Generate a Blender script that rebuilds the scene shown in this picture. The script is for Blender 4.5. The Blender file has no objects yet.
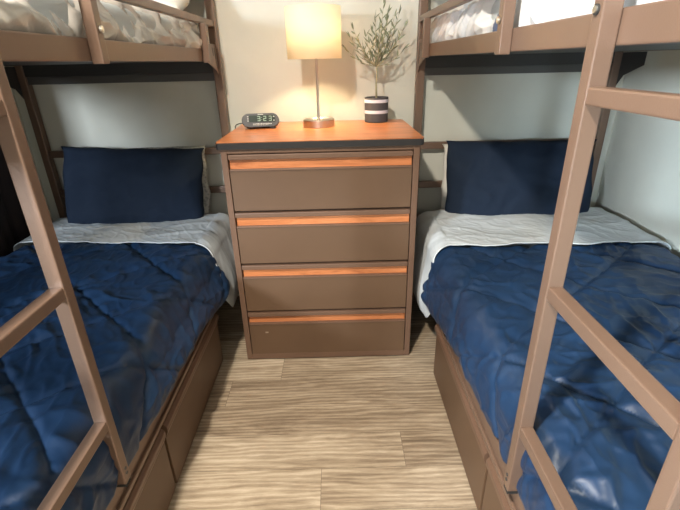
import bpy, bmesh, math, random
from mathutils import Vector, Matrix, noise
R = random.Random(7)
C = bpy.context.scene.collection
PI = math.pi

# ------------------------------------------------------------------ materials
def new_mat(name):
    m = bpy.data.materials.new(name); m.use_nodes = True
    nt = m.node_tree; b = nt.nodes['Principled BSDF']
    return m, nt, b
def N(nt, t, **kw):
    n = nt.nodes.new(t)
    for k, v in kw.items(): setattr(n, k, v)
    return n
def setin(n, **kw):
    for k, v in kw.items(): n.inputs[k.replace('_', ' ')].default_value = v
def coords(nt, scale=(1, 1, 1), rot=(0, 0, 0)):
    tc = N(nt, 'ShaderNodeTexCoord'); mp = N(nt, 'ShaderNodeMapping')
    mp.inputs['Scale'].default_value = scale; mp.inputs['Rotation'].default_value = rot
    nt.links.new(tc.outputs['Object'], mp.inputs['Vector'])
    return mp.outputs['Vector']
def ramp(nt, fac, stops):
    r = N(nt, 'ShaderNodeValToRGB'); e = r.color_ramp.elements
    while len(e) < len(stops): e.new(.5)
    for i, (p, c) in enumerate(stops):
        e[i].position = p; e[i].color = (*c, 1)
    nt.links.new(fac, r.inputs['Fac']); return r.outputs['Color']
def tex_noise(nt, vec, scale, detail=4, rough=.55, dist=0):
    n = N(nt, 'ShaderNodeTexNoise'); setin(n, Scale=scale, Detail=detail, Roughness=rough, Distortion=dist)
    nt.links.new(vec, n.inputs['Vector']); return n.outputs['Fac']
def bump(nt, b, h, strength=.3, dist=.002):
    bn = N(nt, 'ShaderNodeBump'); setin(bn, Strength=strength, Distance=dist)
    nt.links.new(h, bn.inputs['Height']); nt.links.new(bn.outputs['Normal'], b.inputs['Normal'])
def simple(name, col, rough=.5, metal=0, bscale=0, bstr=.2, bdist=.001, var=.0, spec=.5, sheen=0):
    m, nt, b = new_mat(name)
    b.inputs['Base Color'].default_value = (*col, 1); b.inputs['Roughness'].default_value = rough
    b.inputs['Metallic'].default_value = metal; b.inputs['Specular IOR Level'].default_value = spec
    if sheen: b.inputs['Sheen Weight'].default_value = sheen; b.inputs['Sheen Roughness'].default_value = .4
    v = coords(nt)
    if var:
        f = tex_noise(nt, v, 6)
        nt.links.new(ramp(nt, f, [(.3, tuple(c*(1-var) for c in col)), (.7, tuple(min(1, c*(1+var)) for c in col))]), b.inputs['Base Color'])
    if bscale: bump(nt, b, tex_noise(nt, v, bscale), bstr, bdist)
    return m
M = {}
M['paint'] = simple('bronze_powder_coat', (.175, .108, .074), .36, .25, 420, .25, .0006, .05)
M['steel_brown'] = simple('brown_painted_steel', (.112, .062, .033), .5, 0, 300, .15, .0005, .05)
M['steel_trim'] = simple('brown_steel_trim', (.145, .082, .052), .4, .1, 300, .15, .0005, .05)
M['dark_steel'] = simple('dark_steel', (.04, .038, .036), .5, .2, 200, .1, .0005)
M['strip'] = simple('grey_steel', (.085, .08, .075), .5, .2, 200, .1, .0005)
M['wall'] = simple('cream_wall_paint', (.60, .585, .505), .75, 0, 160, .25, .0012, .03)
M['ceiling'] = simple('ceiling_paint', (.75, .74, .7), .85, 0, 90, .2, .001)
M['black'] = simple('black_edge_band', (.018, .017, .018), .42)
M['blackplastic'] = simple('charcoal_plastic', (.045, .045, .047), .45, 0, 500, .1, .0003)
M['rubber'] = simple('black_rubber', (.012, .012, .012), .8)
M['chrome'] = simple('polished_screw_metal', (.75, .70, .62), .35, 1)
M['nickel'] = simple('brushed_nickel', (.62, .56, .5), .28, 1, 0)
M['curtain'] = simple('dark_brown_cloth', (.018, .011, .011), .9, 0, 300, .3, .001)
M['sheet'] = simple('pale_grey_cotton', (.58, .605, .61), .8, 0, 40, .3, .002, .03)
M['mattress'] = simple('grey_fitted_sheet', (.46, .48, .47), .85, 0, 30, .4, .004, .03)
M['pillow'] = simple(name='navy_pillowcase', spec=.15, col=(.0125, .020, .036), rough=.85, bscale=26, bstr=.35, bdist=.004, var=.08)
M['whitepillow'] = simple('cream_pillowcase', (.66, .62, .55), .8, 0, 22, .5, .005, .03)
M['stem'] = simple('pale_olive_bark', (.36, .33, .2), .8, 0, 200, .4, .001)
M['leaf'] = simple('olive_leaf', (.19, .21, .125), .5, 0, 0, 0, 0, .35)
M['pot'] = simple('charcoal_pot', (.06, .055, .06), .75, 0, 200, .2, .0006)
M['potband'] = simple('pale_lilac_band', (.62, .6, .66), .7)
M['soil'] = simple('dark_soil', (.03, .022, .015), .95, 0, 120, 1, .004, .4)
M['print'] = simple('white_print', (.6, .62, .58), .6)
M['window'] = simple('white_window_frame', (.7, .7, .7), .5)

def mat_cherry():
    m, nt, b = new_mat('cherry_laminate')
    v = coords(nt, (1.3, 9, 9))
    f = tex_noise(nt, v, 3.2, 8, .62, 1.2)
    f2 = tex_noise(nt, coords(nt, (2.5, 60, 60)), 4, 3, .6)
    mx = N(nt, 'ShaderNodeMath', operation='MULTIPLY_ADD'); mx.inputs[1].default_value = .28
    nt.links.new(f2, mx.inputs[0]); nt.links.new(f, mx.inputs[2])
    nt.links.new(ramp(nt, mx.outputs[0], [(.42, (.31, .095, .032)), (.6, (.48, .165, .058)), (.8, (.58, .215, .085))]), b.inputs['Base Color'])
    b.inputs['Roughness'].default_value = .3
    return m
M['cherry'] = mat_cherry()

def mat_floor():
    m, nt, b = new_mat('greige_oak_planks')
    tc = N(nt, 'ShaderNodeTexCoord')
    Hh, Y0 = .155, 1.535-.155*20          # row height and the first row's edge
    def mth(op, a, b_=None):
        n = N(nt, 'ShaderNodeMath', operation=op)
        for i, x in enumerate((a, b_)):
            if x is None: continue
            if hasattr(x, 'links'): nt.links.new(x, n.inputs[i])
            else: n.inputs[i].default_value = x
        return n.outputs[0]
    sx = N(nt, 'ShaderNodeSeparateXYZ'); nt.links.new(tc.outputs['Object'], sx.inputs[0])
    yy = mth('SUBTRACT', sx.outputs['Y'], Y0)
    row = mth('FLOOR', mth('DIVIDE', yy, Hh))
    off = N(nt, 'ShaderNodeValToRGB'); off.color_ramp.interpolation = 'CONSTANT'
    ends = {20: -.27, 19: -.483, 18: .62, 17: .217, 16: -.077}   # plank ends seen in the aisle
    e = off.color_ramp.elements
    for k in range(6, 28):
        p = (k-.5)/32; v_ = ((ends.get(k, (k*.537) % 1.22)) % 1.22)/1.22
        q = e[0] if k == 6 else e.new(p)
        q.position = p; q.color = (v_, v_, v_, 1)
    e.remove(e[-1])
    nt.links.new(mth('DIVIDE', row, 32), off.inputs['Fac'])
    xs = mth('SUBTRACT', sx.outputs['X'], mth('MULTIPLY', off.outputs['Color'], 1.22))
    mp = N(nt, 'ShaderNodeCombineXYZ'); nt.links.new(mth('ADD', xs, 12.2), mp.inputs[0]); nt.links.new(yy, mp.inputs[1])
    br = N(nt, 'ShaderNodeTexBrick'); br.offset = 0; br.offset_frequency = 2; br.squash = 1
    br.inputs['Color1'].default_value = (0, 0, 0, 1); br.inputs['Color2'].default_value = (1, 1, 1, 1)
    br.inputs['Mortar'].default_value = (.5, .5, .5, 1)
    setin(br, Scale=1, Mortar_Size=.0007, Mortar_Smooth=.2, Bias=0, Brick_Width=1.22, Row_Height=.155)
    nt.links.new(mp.outputs['Vector'], br.inputs['Vector'])
    # grain, shifted per plank
    add = N(nt, 'ShaderNodeVectorMath', operation='MULTIPLY_ADD')
    nt.links.new(br.outputs['Color'], add.inputs[0]); add.inputs[1].default_value = (7, 3, 5)
    nt.links.new(tc.outputs['Object'], add.inputs[2])
    def grain(scl, sc, det, dist, ro=.6):
        g = N(nt, 'ShaderNodeMapping'); g.inputs['Scale'].default_value = scl
        nt.links.new(add.outputs[0], g.inputs['Vector'])
        return tex_noise(nt, g.outputs['Vector'], sc, det, ro, dist)
    a = grain((1.1, 6.5, 1), 2.2, 6, 1.4)
    c = grain((9, 210, 1), 2.0, 5, .25, .8)
    wv = N(nt, 'ShaderNodeTexWave', wave_type='BANDS', bands_direction='Y')
    setin(wv, Scale=16, Distortion=14, Detail=3, Detail_Scale=.6, Detail_Roughness=.55)
    g = N(nt, 'ShaderNodeMapping'); g.inputs['Scale'].default_value = (.16, 1, 1)
    nt.links.new(add.outputs[0], g.inputs['Vector']); nt.links.new(g.outputs['Vector'], wv.inputs['Vector'])
    def madd(x, k, y):
        n = N(nt, 'ShaderNodeMath', operation='MULTIPLY_ADD'); n.inputs[1].default_value = k
        nt.links.new(x, n.inputs[0])
        if hasattr(y, 'links'): nt.links.new(y, n.inputs[2])
        else: n.inputs[2].default_value = y
        return n.outputs[0]
    s = madd(wv.outputs['Fac'], .18, -.41)
    s = madd(c, .72, s); s = madd(a, .75, s)
    sep = N(nt, 'ShaderNodeSeparateColor'); nt.links.new(br.outputs['Color'], sep.inputs[0])
    s = madd(sep.outputs[0], .22, s)
    col = ramp(nt, s, [(.22, (.15, .105, .068)), (.42, (.265, .195, .128)), (.6, (.40, .31, .212)), (.82, (.60, .49, .36))])
    mix = N(nt, 'ShaderNodeMix', data_type='RGBA'); nt.links.new(br.outputs['Fac'], mix.inputs['Factor'])
    nt.links.new(col, mix.inputs['A']); mix.inputs['B'].default_value = (.10, .07, .045, 1)
    nt.links.new(mix.outputs['Result'], b.inputs['Base Color'])
    b.inputs['Roughness'].default_value = .5
    bump(nt, b, s, .25, .0015)
    return m
M['floor'] = mat_floor()

def mat_cloth(name, c1, c2, rough, sheen=.0, spec=.5, wr=.5, scale=9, coat=0):
    m, nt, b = new_mat(name)
    v = coords(nt)
    f = tex_noise(nt, v, 5)
    nt.links.new(ramp(nt, f, [(.3, c1), (.7, c2)]), b.inputs['Base Color'])
    b.inputs['Roughness'].default_value = rough; b.inputs['Specular IOR Level'].default_value = spec
    if sheen:
        b.inputs['Sheen Weight'].default_value = sheen; b.inputs['Sheen Roughness'].default_value = .35
        b.inputs['Sheen Tint'].default_value = (.35, .55, 1, 1)
    n = N(nt, 'ShaderNodeTexNoise', noise_type='RIDGED_MULTIFRACTAL')
    setin(n, Scale=scale, Detail=4, Roughness=.5, Distortion=1.2)
    nt.links.new(v, n.inputs['Vector'])
    f2 = tex_noise(nt, v, scale*2.2, 3, .5, .6)
    ad = N(nt, 'ShaderNodeMath', operation='ADD'); nt.links.new(n.outputs['Fac'], ad.inputs[0]); nt.links.new(f2, ad.inputs[1])
    bump(nt, b, ad.outputs[0], wr, .004)
    return m
M['navy'] = mat_cloth('navy_quilted_microfibre', (.008, .025, .062), (.012, .035, .082), .45, .03, .4, .5, 6)
M['satin'] = mat_cloth('silver_satin', (.40, .36, .31), (.52, .48, .43), .26, 0, .9, .45, 7)

def mat_print():
    m, nt, b = new_mat('pale_printed_bedding')
    v = coords(nt)
    sx = N(nt, 'ShaderNodeSeparateXYZ'); nt.links.new(v, sx.inputs[0])
    f = tex_noise(nt, v, 7, 4, .6, .8)
    base = ramp(nt, f, [(.30, (.38, .41, .46)), (.42, (.62, .62, .62)), (.7, (.70, .69, .66))])
    # a slate stripe across the comforter, wavy with the cloth
    w = N(nt, 'ShaderNodeMath', operation='MULTIPLY_ADD'); w.inputs[1].default_value = .06
    nt.links.new(f, w.inputs[0]); nt.links.new(sx.outputs['Y'], w.inputs[2])
    r = N(nt, 'ShaderNodeValToRGB'); r.color_ramp.interpolation = 'LINEAR'
    e = r.color_ramp.elements
    mr = N(nt, 'ShaderNodeMapRange'); nt.links.new(w.outputs[0], mr.inputs[0])
    mr.inputs[1].default_value = 0; mr.inputs[2].default_value = 2
    nt.links.new(mr.outputs[0], r.inputs[0])
    def st(i, p, c):
        if i >= len(e): e.new(p)
        e[i].position = p; e[i].color = (c, c, c, 1)
    # stripe between y = 1.22 and 1.34
    for i, (p, c) in enumerate([(0, 0), (.597, 0), (.604, 1), (.652, 1), (.659, 0), (1, 0)]):
        if i < 2: e[i].position = p; e[i].color = (c, c, c, 1)
        else:
            q = e.new(p); q.color = (c, c, c, 1)
    mx = N(nt, 'ShaderNodeMix', data_type='RGBA')
    nt.links.new(r.outputs[0], mx.inputs['Factor']); nt.links.new(base, mx.inputs['A'])
    mx.inputs['B'].default_value = (.085, .10, .15, 1)
    nt.links.new(mx.outputs['Result'], b.inputs['Base Color'])
    b.inputs['Roughness'].default_value = .65
    bump(nt, b, tex_noise(nt, v, 20), .4, .004)
    return m
M['printed'] = mat_print()

def mat_pattern():
    m, nt, b = new_mat('grey_patterned_pillowcase')
    vo = N(nt, 'ShaderNodeTexVoronoi'); setin(vo, Scale=70); nt.links.new(coords(nt), vo.inputs['Vector'])
    nt.links.new(ramp(nt, vo.outputs['Distance'], [(.2, (.25, .25, .24)), (.6, (.42, .41, .38))]), b.inputs['Base Color'])
    b.inputs['Roughness'].default_value = .8
    return m
M['patterned'] = mat_pattern()

def mat_shade():
    m, nt, b = new_mat('linen_lamp_shade')
    out = nt.nodes['Material Output']
    df = N(nt, 'ShaderNodeBsdfDiffuse'); df.inputs['Color'].default_value = (.9, .86, .76, 1)
    tr = N(nt, 'ShaderNodeBsdfTranslucent'); tr.inputs['Color'].default_value = (1, .93, .76, 1)
    mx = N(nt, 'ShaderNodeMixShader'); mx.inputs[0].default_value = .55
    nt.links.new(df.outputs[0], mx.inputs[1]); nt.links.new(tr.outputs[0], mx.inputs[2])
    nt.links.new(mx.outputs[0], out.inputs['Surface'])
    return m
M['shade'] = mat_shade()
def mat_emit(name, col, st):
    m, nt, b = new_mat(name)
    b.inputs['Base Color'].default_value = (*col, 1)
    b.inputs['Emission Color'].default_value = (*col, 1); b.inputs['Emission Strength'].default_value = st
    return m
M['bulb'] = mat_emit('warm_bulb', (1, .82, .5), 40)
M['led'] = mat_emit('green_segments', (.26, .38, .28), .08)
M['lens'] = simple('dark_green_display', (.02, .035, .025), .2)
M['fixture'] = mat_emit('ceiling_diffuser', (1, .97, .92), 3)
def mat_glass():
    m, nt, b = new_mat('window_glass'); out = nt.nodes['Material Output']
    t = N(nt, 'ShaderNodeBsdfTransparent'); g = N(nt, 'ShaderNodeBsdfGlossy'); g.inputs['Roughness'].default_value = .02
    mx = N(nt, 'ShaderNodeMixShader'); mx.inputs[0].default_value = .06
    nt.links.new(t.outputs[0], mx.inputs[1]); nt.links.new(g.outputs[0], mx.inputs[2]); nt.links.new(mx.outputs[0], out.inputs['Surface'])
    return m
M['glass'] = mat_glass()

# ------------------------------------------------------------------ geometry helpers (all coordinates in world space)
def wpos(p):
    v = Vector((0, 0, 0))
    while p is not None: v = v + p.location; p = p.parent
    return v
def obj(name, bm, mat, parent=None, smooth=False):
    me = bpy.data.meshes.new(name)
    bmesh.ops.recalc_face_normals(bm, faces=bm.faces)
    if smooth:
        for f in bm.faces: f.smooth = True
    bm.to_mesh(me); bm.free()
    for m_ in (mat if isinstance(mat, (list, tuple)) else [mat]): me.materials.append(m_)
    o = bpy.data.objects.new(name, me); C.objects.link(o)
    if parent is not None:
        o.parent = parent
        off = wpos(parent)
        me.transform(Matrix.Translation(-off))
    return o
def thing(name, label, cat, loc, group=None):
    o = bpy.data.objects.new(name, None); C.objects.link(o); o.location = loc; o.empty_display_size = .05
    return tag(o, label, cat, group)
def tag(o, label, cat, group=None):
    o['label'] = label; o['category'] = cat
    if group: o['group'] = group
    return o
def struct(name, bm, mat, parent=None):
    o = obj(name, bm, mat, parent)
    if parent is None: o['kind'] = 'structure'
    return o
def box(x0, x1, y0, y1, z0, z1, bev=0.0, seg=2, bm=None):
    b2 = bmesh.new(); bmesh.ops.create_cube(b2, size=1)
    for v in b2.verts:
        v.co = Vector(((x0+x1)/2+v.co.x*(x1-x0), (y0+y1)/2+v.co.y*(y1-y0), (z0+z1)/2+v.co.z*(z1-z0)))
    if bev: bmesh.ops.bevel(b2, geom=b2.edges[:], offset=bev, segments=seg, affect='EDGES', profile=.6)
    return merge(bm, b2)
def merge(bm, b2, mi=0):
    if mi:
        for f in b2.faces: f.material_index = mi
    if bm is None: return b2
    me = bpy.data.meshes.new('t'); b2.to_mesh(me); b2.free(); bm.from_mesh(me); bpy.data.meshes.remove(me)
    return bm
def prism(pts, axis, a0, a1, bev=0, bm=None):
    """polygon pts extruded along axis ('x': pts are (y,z); 'y': (x,z); 'z': (x,y))"""
    b2 = bmesh.new()
    def mk(p, a): return {'x': (a, p[0], p[1]), 'y': (p[0], a, p[1]), 'z': (p[0], p[1], a)}[axis]
    A = [b2.verts.new(mk(p, a0)) for p in pts]; B = [b2.verts.new(mk(p, a1)) for p in pts]
    b2.faces.new(A); b2.faces.new(B[::-1]); n = len(pts)
    for i in range(n): b2.faces.new((A[i], A[(i+1) % n], B[(i+1) % n], B[i]))
    if bev: bmesh.ops.bevel(b2, geom=b2.edges[:], offset=bev, segments=2, affect='EDGES')
    return merge(bm, b2)
def lathe(prof, cx, cy, seg=48, bm=None, closed=False):
    b2 = bmesh.new(); rings = []
    for r, z in prof:
        if r < 1e-6: rings.append([b2.verts.new((cx, cy, z))])
        else: rings.append([b2.verts.new((cx+r*math.cos(2*PI*i/seg), cy+r*math.sin(2*PI*i/seg), z)) for i in range(seg)])
    pairs = list(zip(rings, rings[1:])) + ([(rings[-1], rings[0])] if closed else [])
    for a, b in pairs:
        for i in range(seg):
            j = (i+1) % seg
            if len(a) == 1 and len(b) == 1: continue
            if len(a) == 1: b2.faces.new((a[0], b[i], b[j]))
            elif len(b) == 1: b2.faces.new((a[i], a[j], b[0]))
            else: b2.faces.new((a[i], a[j], b[j], b[i]))
    return merge(bm, b2)
def tube(path, rad, seg=8, bm=None):
    b2 = bmesh.new(); rings = []; n = len(path); P = [Vector(p) for p in path]
    for i, p in enumerate(P):
        d = (P[min(i+1, n-1)]-P[max(i-1, 0)]).normalized()
        ref = Vector((0, 0, 1)) if abs(d.z) < .9 else Vector((1, 0, 0))
        u = d.cross(ref).normalized(); w = d.cross(u)
        r = rad[i] if isinstance(rad, (list, tuple)) else rad
        rings.append([b2.verts.new(p+(u*math.cos(2*PI*k/seg)+w*math.sin(2*PI*k/seg))*r) for k in range(seg)])
    for a, b in zip(rings, rings[1:]):
        for k in range(seg): b2.faces.new((a[k], a[(k+1) % seg], b[(k+1) % seg], b[k]))
    b2.faces.new(rings[0][::-1]); b2.faces.new(rings[-1])
    return merge(bm, b2)
def disc_x(x0, x1, y, z, r, seg=16, bm=None):
    return prism([(y+r*math.cos(2*PI*i/seg), z+r*math.sin(2*PI*i/seg)) for i in range(seg)], 'x', x0, x1, 0, bm)
def sm(a, b, x):
    t = max(0, min(1, (x-a)/(b-a))); return t*t*(3-2*t)
def nz(x, y, z=0, s=1.0): return noise.noise(Vector((x*s, y*s, z*s)))

# ------------------------------------------------------------------ the room
XL, XR, YB, YF, ZC = -1.60, 1.455, 2.325, -1.45, 2.42
struct('floor', box(XL-.1, XR+.1, YF-.1, YB+.1, -.1, 0), M['floor'])
struct('ceiling', box(XL-.1, XR+.1, YF-.1, YB+.1, ZC, ZC+.1), M['ceiling'])
struct('wall_back', box(XL-.1, XR+.1, YB, YB+.1, 0, ZC), M['wall'])
struct('wall_right', box(XR, XR+.1, YF, YB, 0, ZC), M['wall'])
WL = (-1.38, 1.1, .72, 2.05)                     # window in left wall: y0,y1,z0,z1
b = box(XL-.1, XL, YF, WL[0], 0, ZC); box(XL-.1, XL, WL[1], YB, 0, ZC, bm=b)
box(XL-.1, XL, WL[0], WL[1], 0, WL[2], bm=b); box(XL-.1, XL, WL[0], WL[1], WL[3], ZC, bm=b)
struct('wall_left', b, M['wall'])
WR = (-1.05, .25, .85, 2.1)                  # window in the wall behind the camera: x0,x1,z0,z1
b = box(XL-.1, WR[0], YF-.1, YF, 0, ZC); box(WR[1], XR+.1, YF-.1, YF, 0, ZC, bm=b)
box(WR[0], WR[1], YF-.1, YF, 0, WR[2], bm=b); box(WR[0], WR[1], YF-.1, YF, WR[3], ZC, bm=b)
struct('wall_front', b, M['wall'])
def wframe(axis, a0, a1, z0, z1, c, name):
    t = .04
    def bx(p0, p1, q0, q1, th, bm=None):
        if axis == 'x': return box(c-th, c+th, p0, p1, q0, q1, .004, 1, bm)
        return box(p0, p1, c-th, c+th, q0, q1, .004, 1, bm)
    f = bx(a0, a1, z0, z0+t, .03); bx(a0, a1, z1-t, z1, .03, f); bx(a0, a0+t, z0, z1, .03, f); bx(a1-t, a1, z0, z1, .03, f)
    bx((a0+a1)/2-.015, (a0+a1)/2+.015, z0, z1, .02, f)
    w = struct(name, f, M['window'])
    obj('pane', bx(a0+t, a1-t, z0+t, z1-t, .002), M['glass'], w)
wframe('x', WL[0], WL[1], WL[2], WL[3], XL-.05, 'window_1')
wframe('y', WR[0], WR[1], WR[2], WR[3], YF-.05, 'window_2')
struct('baseboard_back', box(XL, XR, YB-.012, YB, 0, .09, .003), M['wall'])

# dark curtain on the left wall
b = bmesh.new(); cols = []
n = 90
for i in range(n+1):
    y = 1.14+(2.13-1.14)*i/n
    x = XL+.035+.012*math.sin(y*34)+.006*math.sin(y*71+1)
    cols.append([b.verts.new((x, y, z)) for z in (.03, .8, 1.5, 2.12)])
for a, c in zip(cols, cols[1:]):
    for k in range(3): b.faces.new((a[k], c[k], c[k+1], a[k+1]))
cur = obj('curtain', b, M['curtain'], smooth=True)
sd = cur.modifiers.new('s', 'SOLIDIFY'); sd.thickness = .006
tag(cur, 'very dark brown curtain hanging on the wall at far left behind the ladder', 'curtain')

# ------------------------------------------------------------------ bunk beds
ZU, ZT = 1.302, 1.351
def bunk(sgn, rail, px, ox, label, ly=.690):
    """sgn = direction from the rail face into the aisle; rail = x of the rail face; px = inner post (x0,x1); ox = outer post"""
    t = thing('bunk_bed', label, 'bunk bed', ((px[0]+ox[1])/2, 1.28, 0), 'brown metal bunk beds')
    P = M['paint']
    ph, pf = (2.27, 2.31), (.255, .295)
    for xs in (px, ox):
        for ys in (ph, pf):
            q = obj('post', box(xs[0], xs[1], ys[0], ys[1], 0.012, 1.72, .004), P, t)
            obj('foot_cap', box(xs[0]-.001, xs[1]+.001, ys[0]-.001, ys[1]+.001, 0, .02, .002), M['rubber'], q)
    lo, hi = min(px[1], ox[1]), max(px[0], ox[0])
    for ys in (ph, pf):
        ym = (ys[0]+ys[1])/2
        for z0, z1 in ((.655, .69), (.862, .897), (1.60, 1.635)):
            obj('end_bar', box(lo, hi, ym-.012, ym+.012, z0, z1, .003), P, t)
        b = box(lo, hi, ym-.018, ym+.018, 1.252, 1.345, .003); obj('end_beam', b, M['dark_steel'], t)
        obj('end_beam_strip', box(lo, hi, ym-.010, ym+.012, 1.217, 1.2525, .003), M['strip'], t)
        obj('lower_end_beam', box(lo, hi, ym-.015, ym+.015, .29, .36, .003), P, t)
    def xr(a, b_): return (min(a, b_), max(a, b_))
    inn = xr(rail, rail-sgn*.028)
    o_face = ox[0] if sgn > 0 else ox[1]
    out = xr(o_face+sgn*.002, o_face+sgn*.03)
    y0, y1 = pf[1], ph[0]
    for k, xx in enumerate((inn, out)):
        # upper rail with an inward shelf for the deck
        b = box(xx[0], xx[1], y0, y1, ZU, ZT, .003)
        obj('upper_side_rail', b, P, t)
        b = box(xx[0], xx[1], y0, y1, .290, .362, .003)
        lip = (rail, rail+sgn*.008) if k == 0 else (xx[0], xx[1])
        if k == 0: box(*xr(*lip), y0, y1, .290, .306, .002, bm=b)
        obj('lower_side_rail', b, P, t)
    a, c = inn[0 if sgn < 0 else 0], 0
    xa, xb = min(inn[1], out[1]), max(inn[0], out[0])
    obj('upper_deck', box(xa, xb, y0, y1, 1.304, 1.318), M['dark_steel'], t)
    b = None
    for i in range(12):
        yy = y0+.08+i*(y1-y0-.16)/11
        b = box(xa, xb, yy-.03, yy+.03, .335, .35, .002, 1, bm=b)
    obj('slats', b, M['dark_steel'], t)
    # guard rail on the aisle side
    g = xr(rail-sgn*.012, rail+sgn*.010)
    gr = obj('guard_rail', box(g[0], g[1], .80, 2.268, 1.447, 1.473, .003), P, t)
    for yy in (2.035, 1.10):
        s = xr(rail+sgn*.0005, rail+sgn*.028)
        gp = obj('guard_post', box(s[0], s[1], yy, yy+.030, 1.296, 1.447 if yy > 2 else 1.66, .003), P, gr)
        if yy < 2:
            b = disc_x(*xr(rail+sgn*.030, rail+sgn*.034), yy+.015, 1.368, .008)
            disc_x(*xr(rail+sgn*.034, rail+sgn*.0355), yy+.015, 1.368, .005, bm=b)
            obj('bolt', b, M['chrome'], gp)
    # second guard rail higher up
    obj('guard_rail', box(g[0], g[1], .80, 2.27, 1.60, 1.626, .003), P, t)
    # corner brackets at the head, slotted plates
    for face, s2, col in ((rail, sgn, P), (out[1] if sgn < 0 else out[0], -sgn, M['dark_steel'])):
        pts = [(2.085, 1.375), (2.30, 1.375), (2.312, 1.225), (2.292, 1.212), (2.235, 1.262), (2.10, 1.298)]
        if s2 != sgn: pts = [(2.10, 1.30), (2.27, 1.30), (2.305, 1.15), (2.285, 1.14), (2.235, 1.20), (2.10, 1.245)]
        br = obj('corner_bracket', prism(pts, 'x', *xr(face, face+s2*.004), bev=.0008), col, t)
        if s2 == sgn:
            for (ya, za, yb, zb) in ((2.20, 1.36, 2.207, 1.325), (2.235, 1.36, 2.245, 1.31), (2.245, 1.305, 2.262, 1.27), (2.272, 1.365, 2.28, 1.33), (2.285, 1.29, 2.292, 1.25), (2.14, 1.35, 2.145, 1.325)):
                w = .0055
                obj('slot', prism([(ya-w, za), (ya+w, za), (yb+w, zb), (yb-w, zb)], 'x', *xr(face+s2*.003, face+s2*.0046)), M['black'], br)
    # ladder
    lx = xr(rail+sgn*.001, rail+sgn*.031)
    for yy, zt in ((ly, 1.70), (ly-.353, 1.70)):
        st = obj('ladder_stile', box(lx[0], lx[1], yy, yy+.026, .366, zt, .003), P, t)
        obj('end_cap', box(lx[0]+.002, lx[1]-.002, yy+.002, yy+.024, .355, .3665, .001), M['rubber'], st)
        for zz, r in ((1.350, .0075), (.407, .004), (.392, .004)):
            obj('bolt_socket', disc_x(*xr(rail+sgn*.0305, rail+sgn*(.034 if r > .005 else .0325)), yy+.013, zz, r), M['dark_steel'], st)
        b = disc_x(*xr(rail+sgn*.034, rail+sgn*.036), yy+.013, 1.350, .0050)
        obj('bolt_head', b, M['chrome'], st)
    for zz in (1.221, .881, .541, 1.560):
        obj('ladder_rung', box(lx[0]+.0015, lx[1]-.0015, ly-.3275, ly+.0005, zz, zz+.026, .003), P, t)
    return t
PXL, OXL, RL = (-.580, -.541), (-1.523, -1.486), -.557
PXR, OXR, RR = (.402, .442), (1.352, 1.391), .410
bunk(1, RL, PXL, OXL, 'brown metal bunk bed with ladder standing left of the chest of drawers', .736)
bunk(-1, RR, PXR, OXR, 'brown metal bunk bed with ladder standing right of the chest of drawers')

# drawer units under the beds
def drawer_unit(sgn, face, yb, label):
    depth = .86
    xo = face-sgn*depth
    x0, x1 = min(face-sgn*.012, xo), max(face-sgn*.012, xo)
    L = .66; n = 2; g = .014
    yf = yb-n*L-(n+1)*g
    t = thing('underbed_drawer_unit', label, 'drawer unit', ((x0+x1)/2, (yb+yf)/2, 0), 'drawer units under the lower bunks')
    obj('body', box(x0, x1, yf, yb, .006, .284, .002), M['steel_brown'], t)
    obj('plinth', box(x0+.01, x1-.006, yf+.01, yb-.01, 0, .008), M['black'], t)
    for i in range(n):
        ya = yb-g-(i+1)*L-i*g; yc = ya+L
        fx = (min(face, face-sgn*.013), max(face, face-sgn*.013))
        dr = obj('drawer', box(fx[0], fx[1], ya, yc, .014, .222, .002), M['steel_brown'], t)
        # raised pull lip along the top of the front
        a, c = face-sgn*.012, face+sgn*.010
        pts = [(a, .274), (face+sgn*.002, .274), (c, .262), (c, .244), (face+sgn*.001, .222), (a, .222)]
        obj('pull_lip', prism(pts, 'y', ya, yc, .001), M['steel_trim'], dr)
    return t
drawer_unit(1, RL, 1.690, 'brown steel drawer unit under the left bunk bed')
drawer_unit(-1, RR, 1.556, 'brown steel drawer unit under the right bunk bed')

# ------------------------------------------------------------------ bedding
def rbox(x0, x1, y0, y1, z0, z1, r, name, mat, label, cat, group, amp=.004, sub=28):
    b = bmesh.new(); bmesh.ops.create_cube(b, size=1)
    bmesh.ops.subdivide_edges(b, edges=b.edges[:], cuts=sub, use_grid_fill=True)
    hx, hy, hz = (x1-x0)/2, (y1-y0)/2, (z1-z0)/2; c = Vector(((x0+x1)/2, (y0+y1)/2, (z0+z1)/2))
    for v in b.verts:
        p = Vector((v.co.x*2*hx, v.co.y*2*hy, v.co.z*2*hz))
        q = Vector((max(-hx+r, min(hx-r, p.x)), max(-hy+r, min(hy-r, p.y)), max(-hz+r, min(hz-r, p.z))))
        d = p-q
        if d.length > 1e-6: p = q+d.normalized()*min(r, max(abs(d.x), abs(d.y), abs(d.z)))
        w = c+p
        nn = (w-c).normalized()
        w = w+nn*amp*nz(w.x, w.y, w.z, 7)
        v.co = w
    o = obj(name, b, mat, smooth=True)
    return tag(o, label, cat, group)

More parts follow.
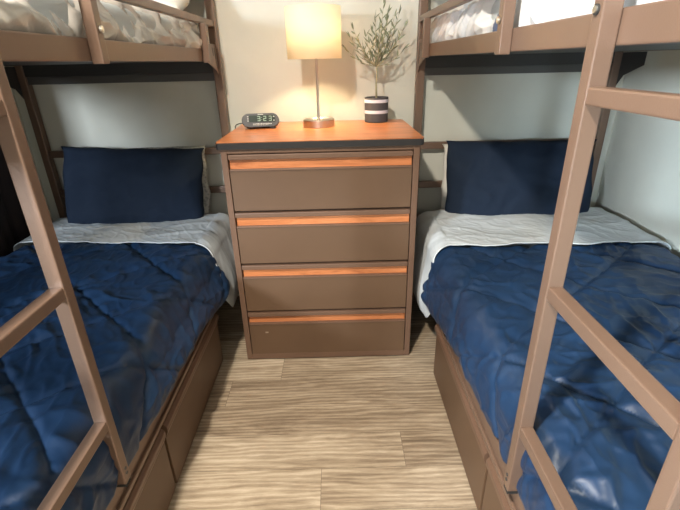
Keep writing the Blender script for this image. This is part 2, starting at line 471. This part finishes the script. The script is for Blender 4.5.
def drape(name, mat, y0f, y1f, xin, xout, ztop, inn, out, sgn, fn, label, cat, group, ds=.0085, thick=.003, rr=.07, nY=None, parent=None):
    """cloth lying over a mattress. sgn=+1: the aisle side is +x. Profile runs from the aisle hem over the top to the far hem.
       inn(y,t) -> (extra bulge, hem z) of the aisle side; fn(x,y,side) -> height displacement along the normal."""
    NY = nY or 240
    b = bmesh.new(); rows = []
    NS1, NT, NS2 = 44, 170, 12
    for j in range(NY+1):
        v = j/NY; row = []
        for i in range(NS1+NT+NS2+1):
            if i <= NS1:
                u = i/NS1; part = 0
            elif i <= NS1+NT:
                u = (i-NS1)/NT; part = 1
            else:
                u = (i-NS1-NT)/NS2; part = 2
            # approximate x for the hem functions
            xx = xin if part == 0 else (xin+(xout-xin)*u if part == 1 else xout)
            y = y0f(xx, part, u)+(y1f(xx, part, u)-y0f(xx, part, u))*v
            bulge, hem = inn(y)
            if part == 0:
                s = u; zz = hem+(ztop-rr-hem)*min(1, s/.72)
                if s <= .72:
                    k = s/.72
                    x = xin+sgn*bulge*math.sin(PI*min(1, .12+.88*k)**.8)*1.0; z = zz
                    nrm = Vector((sgn, 0, .15))
                else:
                    a = (s-.72)/.28*PI/2
                    x = xin-sgn*rr*(1-math.cos(a)); z = ztop-rr+rr*math.sin(a)
                    nrm = Vector((sgn*math.cos(a), 0, math.sin(a)))
            elif part == 1:
                x = xin-sgn*rr+(xout+sgn*.05-(xin-sgn*rr))*u; z = ztop; nrm = Vector((0, 0, 1))
            else:
                a = u*PI/2
                x = xout+sgn*.05-sgn*.05*math.sin(a)
                z = ztop-.05*(1-math.cos(a))-max(0, u-.6)*(ztop-out)
                nrm = Vector((-sgn*math.sin(a), 0, math.cos(a)))
            arc = -(zz-ztop) if part == 0 else 0
            d, dx, dy = fn(x, y, z, part)
            p = Vector((x+dx, y+dy, z))+nrm.normalized()*d
            row.append(b.verts.new(p))
        rows.append(row)
    for a, c in zip(rows, rows[1:]):
        for i in range(len(a)-1): b.faces.new((a[i], a[i+1], c[i+1], c[i]))
    o = obj(name, b, mat, parent, smooth=True)
    # make sure the top faces up
    if sum(p.normal.z for p in o.data.polygons) < 0: o.data.flip_normals()
    s = o.modifiers.new('thick', 'SOLIDIFY'); s.thickness = thick; s.offset = -1
    if label: tag(o, label, cat, group)
    return o

def ridge(x, y, s, seed):
    return 1-abs(noise.noise(Vector((x*s, y*s, seed))))*2
def quilt(seed, amp=.017, cell=.30, ang=.80, edge_y=1.75, boost=1.0):
    ca, sa = math.cos(ang), math.sin(ang)
    ca2, sa2 = math.cos(ang+1.45), math.sin(ang+1.45)
    def fn(x, y, z, part):
        # unrolled coordinates so the quilting runs on over the side
        e = y*1.0
        xx = x + (0 if part == 1 else 0) + (.55-z if part == 0 else 0)*(1 if seed < 50 else -1)
        wx = xx+.03*nz(xx, e, seed, 2.2); wy = e+.03*nz(xx, e, seed+9, 2.2)
        u = (wx*ca+wy*sa)/cell+seed*.17; v = (wx*ca2+wy*sa2)/cell+.3
        du = abs(u-round(u)); dv = abs(v-round(v)); m_ = min(du, dv)
        puff = 1-math.exp(-m_/.04)
        # creases fanning out from the stitch lines
        q = .5+.5*nz(u*1.1, v*1.1, seed+3)
        along = v if du < dv else u
        tuck = math.exp(-m_/.14)*math.sin(along*23+6*nz(xx, e, seed, 3))*.0034
        wr1 = noise.noise(Vector((wx*3+wy*9, wy*3-wx*5, seed)))
        wr2 = ridge(wx*1.0+wy*.6, wy*1.2-wx*.5, 6.5, seed+4)
        wr3 = ridge(wx-wy*.5, wy+wx*.8, 13, seed+14)
        th = (math.floor(u)*1.7+math.floor(v)*2.9+seed) % PI
        ct, st_ = math.cos(th), math.sin(th)
        f1 = noise.noise(Vector(((wx*ct+wy*st_)*30, (wy*ct-wx*st_)*7, seed+31)))
        f2 = ridge((wx*ct-wy*st_)*2.0, (wy*ct+wx*st_)*.6, 9, seed+41)
        fine = (.0024*f1+.0072*max(0, f2-.45)/.55)*sm(-.3, .3, nz(xx, e, seed+51, 2.5))*min(1, m_/.07)
        if part == 0: fine *= .4; tuck *= .5
        d = amp*.8*puff+tuck+fine*boost+.005*boost*wr1*(.4+q)+.0075*boost*max(0, wr2-.55)/.45*q*1.3+.003*boost*max(0, wr3-.5)/.5
        d += .010*nz(xx, e, seed+2, 2.6)
        if part == 2: d = d*.5
        return d, 0, 0
    return fn

ZM = .535
# left lower bed: mattress, comforter, sheet
rbox(-1.47, -.60, .33, 2.255, .352, ZM-.01, .045, 'mattress', M['mattress'], 'mattress in a pale grey fitted sheet on the left lower bunk', 'mattress', 'mattresses on the lower bunks')
rbox(.452, 1.375, .33, 2.255, .352, ZM-.01, .045, 'mattress', M['mattress'], 'mattress in a pale grey fitted sheet on the right lower bunk', 'mattress', 'mattresses on the lower bunks')
def inn_left(y):
    k = sm(.80, 1.25, y)
    return .004+.034*k+.02*sm(1.45, 1.7, y), .372-.05*sm(1.3, 1.7, y)-.0
def hemL(x, part, u): return 1.775-(.07*(1-u) if part == 0 else 0)+.075*max(0, min(1, (-.55-x)/1.0))+.006*math.sin(x*21)+.010*nz(x, 3, 0, 6)
drape('comforter', M['navy'], lambda x, p, u: .30, hemL, RL-.004, -1.47, ZM+.012, inn_left, .40, 1, quilt(5), 
      'navy quilted comforter spread over the left lower bunk', 'comforter', 'navy comforters on the lower bunks')
def inn_right(y):
    k = sm(.80, 1.3, y)
    return .003+.02*k+.025*sm(1.3, 1.65, y), .375-.055*sm(1.2, 1.65, y)
def hemR(x, part, u): return 1.685-(.11*(1-u) if part == 0 else 0)+.006*math.sin(x*17)+.012*nz(x, 5, 0, 6)
drape('comforter', M['navy'], lambda x, p, u: .30, hemR, RR+.004, 1.39, ZM+.006, inn_right, .45, -1, quilt(63),
      'navy quilted comforter spread over the right lower bunk', 'comforter', 'navy comforters on the lower bunks')
# folded top sheets
def sheet_fn(seed, sgn):
    def fn(x, y, z, part):
        a = ridge(x*.9, y*1.5, 6, seed); c = nz(x, y, seed, 5); e = ridge(x*1.6+y, y*1.2, 13, seed+5)
        d = .012+.008*c+.010*max(0, a-.4)*(.5+.5*nz(x, y, seed+3, 3))+.004*max(0, e-.6)
        if part == 0: d += .003*math.sin(y*38+z*14)+.010*nz(y, z, seed, 4)
        return d, 0, .006*nz(x, z, seed+1, 4)
    return fn
def shL_in(y): return .020+.030*sm(1.75, 1.85, y), .36-.16*sm(1.68, 1.85, y)+.012*nz(y, 0, 1, 12)
def shR_in(y): return .012+.030*sm(1.65, 1.85, y), .35-.14*sm(1.55, 1.70, y)+.012*nz(y, 0, 5, 12)
drape('folded_sheet', M['sheet'], lambda x, p, u: hemL(x, p, u)-.018+.006*nz(x, 1, 2, 5), lambda x, p, u: 2.15+.03*nz(x, 0, 0, 3), RL-.004, -1.475, ZM+.031, shL_in, .42, 1, sheet_fn(2, 1),
      'pale grey top sheet folded back over the comforter on the left lower bunk', 'sheet', 'folded top sheets', thick=.003, nY=70, rr=.06)
drape('folded_sheet', M['sheet'], lambda x, p, u: hemR(x, p, u)-.018+.006*nz(x, 4, 2, 5), lambda x, p, u: 2.13+.03*nz(x, 7, 0, 3), RR+.004, 1.40, ZM+.024, shR_in, .45, -1, sheet_fn(8, -1),
      'pale grey top sheet folded back over the comforter on the right lower bunk', 'sheet', 'folded top sheets', thick=.003, nY=70, rr=.06)

def pillow(w, h, th, loc, rot, mat, label, group, seed, name='pillow', pinch=.05):
    b = bmesh.new(); n, m_ = 56, 36; g = {}
    for side in (1, -1):
        for i in range(n+1):
            for j in range(m_+1):
                u = -1+2*i/n; v = -1+2*j/m_
                edge = i in (0, n) or j in (0, m_)
                if edge and side < 0: g[(side, i, j)] = g[(1, i, j)]; continue
                t = (max(0, (1-abs(u)**3.2))*max(0, (1-abs(v)**2.6)))**.55
                x = u*w/2*(1-pinch*(1-abs(v)**2)*abs(u)**6*.6)
                z = v*h/2*(1-pinch*1.3*(1-abs(u)**2)*0-pinch*(1-abs(u)**4)*abs(v)**6*.35)
                x += .012*nz(v*2.2, 0, seed)*abs(u)**5-u*w*.014*sm(.5, .85, abs(v))*(1-sm(.9, 1, abs(v)))*abs(u)**3
                z += .010*nz(u*2.6, 1, seed)*abs(v)**5
                y = -side*th/2*t
                wr = .012*nz(u*w*3, v*h*5, seed+side, 1.3)+.009*max(0, ridge(u*w+v*h*.5, v*h-u*w*.4, 5, seed+side)-.45)+.004*max(0, ridge(u*w-v*h*.9, v*h*.5+u*w*.4, 11, seed+side)-.5)
                # tension creases from corners
                y += -side*wr*min(1, t*2)
                g[(side, i, j)] = b.verts.new((x, y, z))
    for side in (1, -1):
        for i in range(n):
            for j in range(m_):
                q = [g[(side, i, j)], g[(side, i+1, j)], g[(side, i+1, j+1)], g[(side, i, j+1)]]
                try: b.faces.new(q if side > 0 else q[::-1])
                except ValueError: pass
    o = obj(name, b, mat, smooth=True)
    o.location = loc; o.rotation_euler = rot
    return tag(o, label, 'pillow', group)
pillow(.70, .405, .15, (-1.015, 2.135, .728), (-.30, .045, .03), M['pillow'], 'navy pillow leaning on the bars at the head of the left lower bunk', 'navy pillows on the lower bunks', 11)
pillow(.75, .42, .14, (.922, 2.135, .710), (-.28, .01, -.03), M['pillow'], 'navy pillow leaning on the bars at the head of the right lower bunk', 'navy pillows on the lower bunks', 23)
pillow(.66, .39, .07, (-.99, 2.222, .72), (-.16, 0, 0), M['patterned'], 'grey patterned pillow just peeking out behind the navy pillow on the left', None, 31)
pillow(.72, .385, .07, (.905, 2.225, .705), (-.13, 0, 0), M['whitepillow'], 'cream pillow just peeking out behind the navy pillow on the right', None, 37)

# upper bunks
def crumple(seed, amp):
    def fn(x, y, z, part):
        yy = y*1.0; s = 1 if part == 1 else 1
        p = Vector((x*3+z*4, yy*5, seed))
        w = Vector((noise.noise(p), noise.noise(p+Vector((5, 5, 5))), 0))*.35
        q_ = yy*5.5+z*5+x*2.0+w.x*1.2; p_ = yy*1.6-z*4+x*2.2+w.y
        a = 1-abs(noise.noise(Vector((q_, p_, seed+7))))*2.4
        c = 1-abs(noise.noise(Vector((q_*2.1-p_*.8, p_*1.6+q_*.5, seed+17))))*2.4
        e_ = 1-abs(noise.noise(Vector((q_*4.2+p_, p_*2.2-q_*1.5, seed+27))))*2.4
        d = amp*(max(0, a)**1.5*1.0+max(0, c)**1.6*.5+max(0, e_)**2*.2)+amp*.7*noise.noise(Vector((x*3, yy*2.5, seed+z*3)))
        return d-amp*.6, 0, 0
    return fn
rbox(-1.475, -.592, .33, 2.26, 1.320, 1.458, .04, 'mattress', M['mattress'], 'mattress on the deck of the left upper bunk under satin bedding', 'mattress', 'mattresses on the upper bunks', .002, 16)
rbox(.448, 1.345, .33, 2.26, 1.320, 1.458, .04, 'mattress', M['mattress'], 'mattress on the deck of the right upper bunk under printed bedding', 'mattress', 'mattresses on the upper bunks', .002, 16)
drape('comforter', M['satin'], lambda x, p, u: .33, lambda x, p, u: 2.13+.02*nz(x, 0, 0, 4), RL-.036, -1.465, 1.478, lambda y: (.016, 1.345), 1.40, 1, crumple(3, .026),
      'silvery satin comforter crumpled on the left upper bunk', 'comforter', None, rr=.06, thick=.006, nY=300)
drape('comforter', M['printed'], lambda x, p, u: .33, lambda x, p, u: 2.13+.02*nz(x, 3, 0, 4), RR+.036, 1.335, 1.475, lambda y: (.014, 1.345), 1.40, -1, crumple(13, .020),
      'pale printed comforter with a slate stripe on the right upper bunk', 'comforter', None, rr=.06, thick=.006, nY=300)
pillow(.62, .40, .15, (-.89, 2.09, 1.555), (-1.2, 0, 0), M['whitepillow'], 'cream pillow on the left upper bunk above the satin comforter', 'cream pillows on the upper bunks', 41)
pillow(.62, .40, .15, (.775, 2.09, 1.555), (-1.2, 0, 0), M['whitepillow'], 'cream pillow on the right upper bunk above the printed comforter', 'cream pillows on the upper bunks', 47)

# ------------------------------------------------------------------ chest of drawers
DX0, DX1, DY0, DY1, H = -.444, .325, 1.684, 2.248, 1.02
t = thing('chest_of_drawers', 'brown steel chest of four drawers with cherry wood top standing between the beds', 'chest of drawers', ((DX0+DX1)/2, (DY0+DY1)/2, 0))
s = .024
b = box(DX0, DX0+s, DY0, DY1, .006, .992, .002); box(DX1-s, DX1, DY0, DY1, .006, .992, .002, bm=b)
box(DX0+s, DX1-s, DY0+.03, DY1, .02, .985, bm=b)
box(DX0+s, DX1-s, DY0, DY0+.04, .974, .992, .001, bm=b); box(DX0+s, DX1-s, DY0, DY0+.04, .006, .034, .001, bm=b)
obj('body', b, M['steel_trim'], t)
obj('plinth', box(DX0+.012, DX1-.012, DY0+.012, DY1-.01, 0, .007), M['black'], t)
def rrect(x0, x1, y0, y1, r, k=6):
    p = []
    for cx, cy, a0 in ((x1-r, y1-r, 0), (x0+r, y1-r, 90), (x0+r, y0+r, 180), (x1-r, y0+r, 270)):
        for i in range(k+1):
            a = math.radians(a0+90*i/k); p.append((cx+r*math.cos(a), cy+r*math.sin(a)))
    return p
o_ = .013
eb = obj('top_edge_band', prism(rrect(DX0-o_, DX1+o_, DY0-o_, DY1+.002, .012), 'z', .992, 1.0165, .003), M['black'], t)
obj('wooden_top', prism(rrect(DX0-o_+.002, DX1+o_-.002, DY0-o_+.002, DY1, .012), 'z', 1.010, H, .0012), M['cherry'], t)
pitch = .2365
for i in range(4):
    zt = .970-i*pitch; zb = zt-pitch+.009
    x0, x1 = DX0+s+.003, DX1-s-.003
    d = obj('drawer', box(x0, x1, DY0+.001, DY0+.03, zb, zt-.060, .002), M['steel_brown'], t)
    obj('upper_lip', box(x0, x1, DY0-.004, DY0+.03, zt-.020, zt, .003), M['steel_trim'], d)
    obj('lower_lip', box(x0, x1, DY0-.003, DY0+.028, zt-.0645, zt-.0575, .0015), M['steel_trim'], d)
    obj('wooden_strip', box(x0+.001, x1-.001, DY0+.0125, DY0+.029, zt-.059, zt-.019, .001), M['cherry'], d)
    if i == 3:  # the small scuff on the lowest front
        obj('scuff', box(DX0+.098, DX0+.112, DY0+.0004, DY0+.0015, .150, .157, .0003), simple('scuff', (.3, .23, .17), .7), d)

# ------------------------------------------------------------------ table lamp
LX, LY = -.074, 2.055
t = thing('table_lamp', 'lit table lamp with cream drum shade and brushed nickel base on the chest', 'lamp', (LX, LY, H))
obj('base', lathe([(.0, H), (.070, H), (.0725, H+.002), (.0725, H+.030), (.0705, H+.033), (.066, H+.033), (.058, H+.026), (.02, H+.024), (.0, H+.024)], LX, LY, 64), M['nickel'], t, smooth=False)
obj('stem', lathe([(.0, H+.024), (.010, H+.024), (.0085, H+.034), (.0055, H+.045), (.0052, H+.30), (.009, H+.305), (.009, H+.33), (0, H+.33)], LX, LY, 24), M['nickel'], t, smooth=True)
SZ0, SZ1 = 1.302, 1.498
sh = obj('lamp_shade', lathe([(.1165, SZ0), (.1165, SZ1), (.1150, SZ1), (.1150, SZ0)], LX-.007, LY, 72, closed=True), M['shade'], t, smooth=True)
b = None
for k in range(3):
    a = k*2*PI/3+.3
    b = tube([(LX+.008*math.cos(a), LY+.008*math.sin(a), SZ1-.03), (LX+.06*math.cos(a), LY+.06*math.sin(a), SZ1-.02), (LX+  .1150*math.cos(a), LY+  .1150*math.sin(a), SZ1-.006)], .0012, 6, bm=b)
lathe([(.008, SZ1-.035), (.012, SZ1-.035), (.012, SZ1-.028), (.008, SZ1-.028)], LX, LY, 16, b, closed=True)
obj('shade_ring', b, M['nickel'], t)
obj('bulb', lathe([(0, H+.33), (.012, H+.332), (.014, H+.350), (.026, H+.375), (.029, H+.395), (.022, H+.417), (0, H+.425)], LX, LY, 24), M['bulb'], t, smooth=True)

# ------------------------------------------------------------------ potted olive plant
PX, PY = .199, 2.172
t = thing('potted_olive_plant', 'small olive tree in a charcoal pot with two pale bands on the chest', 'potted plant', (PX, PY, H))
pr_, ph_ = .0560, .112
pot = obj('pot', lathe([(0, H), (pr_-.003, H), (pr_-.001, H+.003), (pr_, H+.1), (pr_, H+ph_), (pr_-.004, H+ph_), (pr_-.005, H+ph_-.015), (0, H+ph_-.015)], PX, PY, 56), M['pot'], t, smooth=False)
for z in (H+.041, H+.089):
    obj('pale_band', lathe([(pr_+.0007, z), (pr_+.0010, z+.001), (pr_+.0010, z+.013), (pr_+.0007, z+.014), (pr_-.002, z+.014), (pr_-.002, z)], PX, PY, 56, closed=True), M['potband'], pot)
obj('soil', lathe([(0, H+ph_-.012), (pr_-.006, H+ph_-.0145), (pr_-.006, H+ph_-.02), (0, H+ph_-.02)], PX, PY, 32), M['soil'], pot)
stems = tube([(PX, PY, H+ph_-.014), (PX-.002, PY, H+.17), (PX+.001, PY+.002, H+.215), (PX-.001, PY, H+.255)], [.0045, .004, .0037, .0034], 8)
leaves = bmesh.new()
def leaf(p, d, L, W):
    d = d.normalized(); up = Vector((R.uniform(-.6, .6), R.uniform(-1, .2), R.uniform(-.3, 1))).normalized()
    sd_ = d.cross(up)
    if sd_.length < .1: return
    sd_.normalize(); nn = sd_.cross(d).normalized(); ks = 6; L_, C_, R_ = [], [], []
    for i in range(ks+1):
        s_ = i/ks; w = W*math.sin(PI*(.04+.96*s_)**.8)*.5 if i < ks else 0
        c = p+d*L*s_+nn*(-.14*L*s_*s_)
        C_.append(leaves.verts.new(c-nn*W*.08)); L_.append(leaves.verts.new(c+sd_*max(w, .0002))); R_.append(leaves.verts.new(c-sd_*max(w, .0002)))
    for i in range(ks):
        leaves.faces.new((L_[i], C_[i], C_[i+1], L_[i+1])); leaves.faces.new((C_[i], R_[i], R_[i+1], C_[i+1]))
tips = [(-.140, .205), (-.125, .250), (-.105, .285), (-.085, .225), (-.060, .200), (-.055, .250), (-.035, .225), (-.020, .275), (-.005, .330), (.010, .285), (.020, .375), (.035, .310),
        (.050, .350), (.060, .260), (.075, .330), (.095, .240), (.100, .340), (.118, .290), (.125, .200), (.060, .200), (.0, .215)]
base = Vector((PX-.001, PY, H+.245))
for k, (dx, dz) in enumerate(tips):
    tip = Vector((PX+dx, PY+R.uniform(-.075, .055), H+.115+dz))
    mid = base.lerp(tip, .45)+Vector((dx*.12, 0, -.012-.12*abs(dx)))
    path = []
    for i in range(9):
        s_ = i/8; path.append(base*(1-s_)**2+mid*2*s_*(1-s_)+tip*s_*s_)
    tube(path, [.0024*(1-.75*i/8) for i in range(9)], 6, bm=stems)
    tot = (tip-base).length; nl = int(tot/.0185)
    for i in range(nl):
        s_ = .22+.78*i/max(1, nl-1)
        p = base*(1-s_)**2+mid*2*s_*(1-s_)+tip*s_*s_
        dr = ((mid-base)*(1-s_)+(tip-mid)*s_).normalized()
        a = i*2.4+k; side = Vector((math.cos(a), .7*math.sin(a), .25*math.sin(a*1.7)))
        leaf(p, dr*.75+side*.75+Vector((0, 0, .15)), R.uniform(.028, .046), R.uniform(.0058, .0080))
    leaf(tip, (tip-mid), .034, .007)
obj('stems', stems, M['stem'], t, smooth=True)
obj('foliage', leaves, M['leaf'], t, smooth=True)

# ------------------------------------------------------------------ alarm clock
t = thing('alarm_clock', 'charcoal digital alarm clock with rounded ends showing 3:23', 'clock', (-.333, 2.055, H))
t.rotation_euler = (0, 0, 0)
W_, HH, DD = .166, .060, .075
ck = bmesh.new()
def cl_pts(w, h, k=10):   # stadium outline, x-z
    r = h/2; p = []
    for c, a0 in ((w/2-r, -90), (-(w/2-r), 90)):
        for i in range(k+1):
            a = math.radians(a0+180*i/k); p.append((c+r*math.cos(a), r*math.sin(a)))
    return p
rot = Matrix.Rotation(.10, 4, 'Z') @ Matrix.Rotation(-.22, 4, 'X')
org = Vector((-.333, 2.015, H+.0375))
def clk(name, b, mat, parent):
    bmesh.ops.transform(b, matrix=Matrix.Translation(org) @ rot, verts=b.verts)
    return obj(name, b, mat, parent)
b = bmesh.new()
rings = []
for yy, sc in ((-.002, .93), (0, .97), (.004, 1.0), (.030, 1.0), (.052, .90), (.062, .72)):
    rings.append([b.verts.new((x*(1-(1-sc)*.4), yy, z*sc)) for x, z in cl_pts(W_, HH, 12)])
for a, c in zip(rings, rings[1:]):
    n = len(a)
    for i in range(n): b.faces.new((a[i], a[(i+1) % n], c[(i+1) % n], c[i]))
b.faces.new(rings[0]); b.faces.new(rings[-1][::-1])
case = clk('case', b, M['blackplastic'], t)
for p in case.data.polygons: p.use_smooth = len(p.vertices) == 4
clk('display', box(-.050, .066, -.0032, -.0015, -.008, .021, .0005), M['lens'], t)
b = bmesh.new()
SEG = {'3': 'abcdg', '2': 'abdeg', '1': 'bc'}
def digit(ch, cx, cz, w, h, th):
    y0_, y1_ = -.0040, -.0031
    S = {'a': (cx-w/2, cx+w/2, cz+h/2-th, cz+h/2), 'g': (cx-w/2, cx+w/2, cz-th/2, cz+th/2), 'd': (cx-w/2, cx+w/2, cz-h/2, cz-h/2+th),
         'b': (cx+w/2-th, cx+w/2, cz, cz+h/2), 'c': (cx+w/2-th, cx+w/2, cz-h/2, cz), 'e': (cx-w/2, cx-w/2+th, cz-h/2, cz), 'f': (cx-w/2, cx-w/2+th, cz, cz+h/2)}
    for k in SEG[ch]:
        q = S[k]; box(q[0], q[1], y0_, y1_, q[2], q[3], bm=b)
for ch, cx in (('3', -.006), ('2', .020), ('3', .044)): digit(ch, cx, .0065, .0125, .021, .0026)
for zz in (.002, .011): box(.0055, .0075, -.0040, -.0031, zz-.0012, zz+.0012, bm=b)
clk('digits', b, M['led'], t)
mk_ = 0
for zz in (.016, .007, -.002): clk('printed_mark', box(-.053-.004, -.053+.001, -.0028, -.0014, zz-.0016, zz+.0016), M['print'], t)
for cx, zz, w in ((.060, .014, .006), (.060, -.002, .005)): clk('printed_mark', box(cx-w/2, cx+w/2, -.0042, -.0030, zz-.002, zz+.002), M['print'], t)
clk('printed_mark', box(-.010, .014, -.0028, -.0014, .0235, .0260), M['print'], t)
b = bmesh.new()
x = -.034
for w in (.004, .006, .003, .007, .004, .005, .006, .003, .006, .005, .004, .006):
    box(x, x+w, -.0028, -.0014, -.0175, -.0145+.001*(int(w*1000) % 2), bm=b)
    if x < .03: box(x, x+w*.8, -.0028, -.0014, -.0215, -.0198, bm=b)
    x += w+.0022
clk('printed_line', b, M['print'], t)
for sx in (-.040, .052):
    obj('foot', box(-.333+sx-.012, -.333+sx+.012, 2.018, 2.055, H, H+.014, .003), M['blackplastic'], t)
obj('power_cord', tube([(-.395, 2.06, H+.030), (-.415, 2.065, H+.022), (-.436, 2.055, H+.020), (-.450, 2.045, H+.016), (-.459, 2.06, H+.006), (-.463, 2.09, H-.01), (-.464, 2.15, H-.06)], .0024, 8), M['black'], t, smooth=True)

# ceiling lamp above the aisle
t = thing('ceiling_light', 'round white ceiling light above the aisle between the beds', 'ceiling light', (-.50, .02, ZC))
obj('rim', lathe([(.0, ZC), (.16, ZC), (.165, ZC-.012), (.155, ZC-.02), (.0, ZC-.02)], -.50, .02, 48), M['window'], t)
obj('diffuser', lathe([(.15, ZC-.02), (.14, ZC-.035), (.09, ZC-.05), (0, ZC-.055), ], -.50, .02, 48), M['fixture'], t, smooth=True)

# ------------------------------------------------------------------ lights
def light(kind, name, loc, energy, col, **kw):
    l = bpy.data.lights.new(name, kind); l.energy = energy; l.color = col
    for k, v in kw.items(): setattr(l, k, v)
    o = bpy.data.objects.new(name, l); C.objects.link(o); o.location = loc; return o
def aim(o, tgt): o.rotation_euler = (Vector(tgt)-o.location).to_track_quat('-Z', 'Y').to_euler()
light('POINT', 'bulb_light', (LX, LY, H+.385), 195, (1, .78, .47), shadow_soft_size=.03)
o = light('AREA', 'ceiling_light_glow', (-.50, .02, ZC-.06), 98, (1, .93, .82), shape='DISK', size=.13)
aim(o, (-.50, .03, 0))
o = light('AREA', 'daylight_left', (-1.93, -1.15, 1.56), 150, (.78, .89, 1), shape='RECTANGLE', size=.28, size_y=.28)
aim(o, (-.7, 1.5, .75))
o = light('AREA', 'daylight_behind', (-.3, YF-.25, 1.5), 7, (.80, .90, 1), shape='RECTANGLE', size=1.2, size_y=1.1)
aim(o, (.2, 1.5, .9))
o = light('AREA', 'daylight_shaft', (-.62, YF-.14, 1.24), 7.5, (.64, .84, 1), shape='RECTANGLE', size=.16, size_y=.12, spread=math.radians(34))
aim(o, (1.455, 1.45, .80))
w = bpy.data.worlds.new('World'); bpy.context.scene.world = w; w.use_nodes = True
w.node_tree.nodes['Background'].inputs[0].default_value = (.7, .85, 1, 1); w.node_tree.nodes['Background'].inputs[1].default_value = .1

# ------------------------------------------------------------------ camera
f, pi_, ya, ro = 432.75, .4209, .0041, -.0235
F = Vector((math.sin(ya)*math.cos(pi_), math.cos(ya)*math.cos(pi_), -math.sin(pi_)))
Rv = Vector((math.cos(ya), -math.sin(ya), 0)); U = Rv.cross(F)
R2 = Rv*math.cos(ro)+U*math.sin(ro); U2 = -Rv*math.sin(ro)+U*math.cos(ro)
cd = bpy.data.cameras.new('Camera'); cam = bpy.data.objects.new('Camera', cd); C.objects.link(cam)
cd.sensor_width = 36; cd.lens = f/680*36; cd.clip_start = .02
m = Matrix((R2, U2, -F)).transposed().to_4x4(); m.translation = Vector((0, 0, 1.2902))
cam.matrix_world = m
sc = bpy.context.scene; sc.camera = cam
sc.view_settings.view_transform = 'Standard'; sc.view_settings.look = 'None'
sc.view_settings.gamma = 1; sc.view_settings.use_curve_mapping = False
sc.view_settings.exposure = 0.0
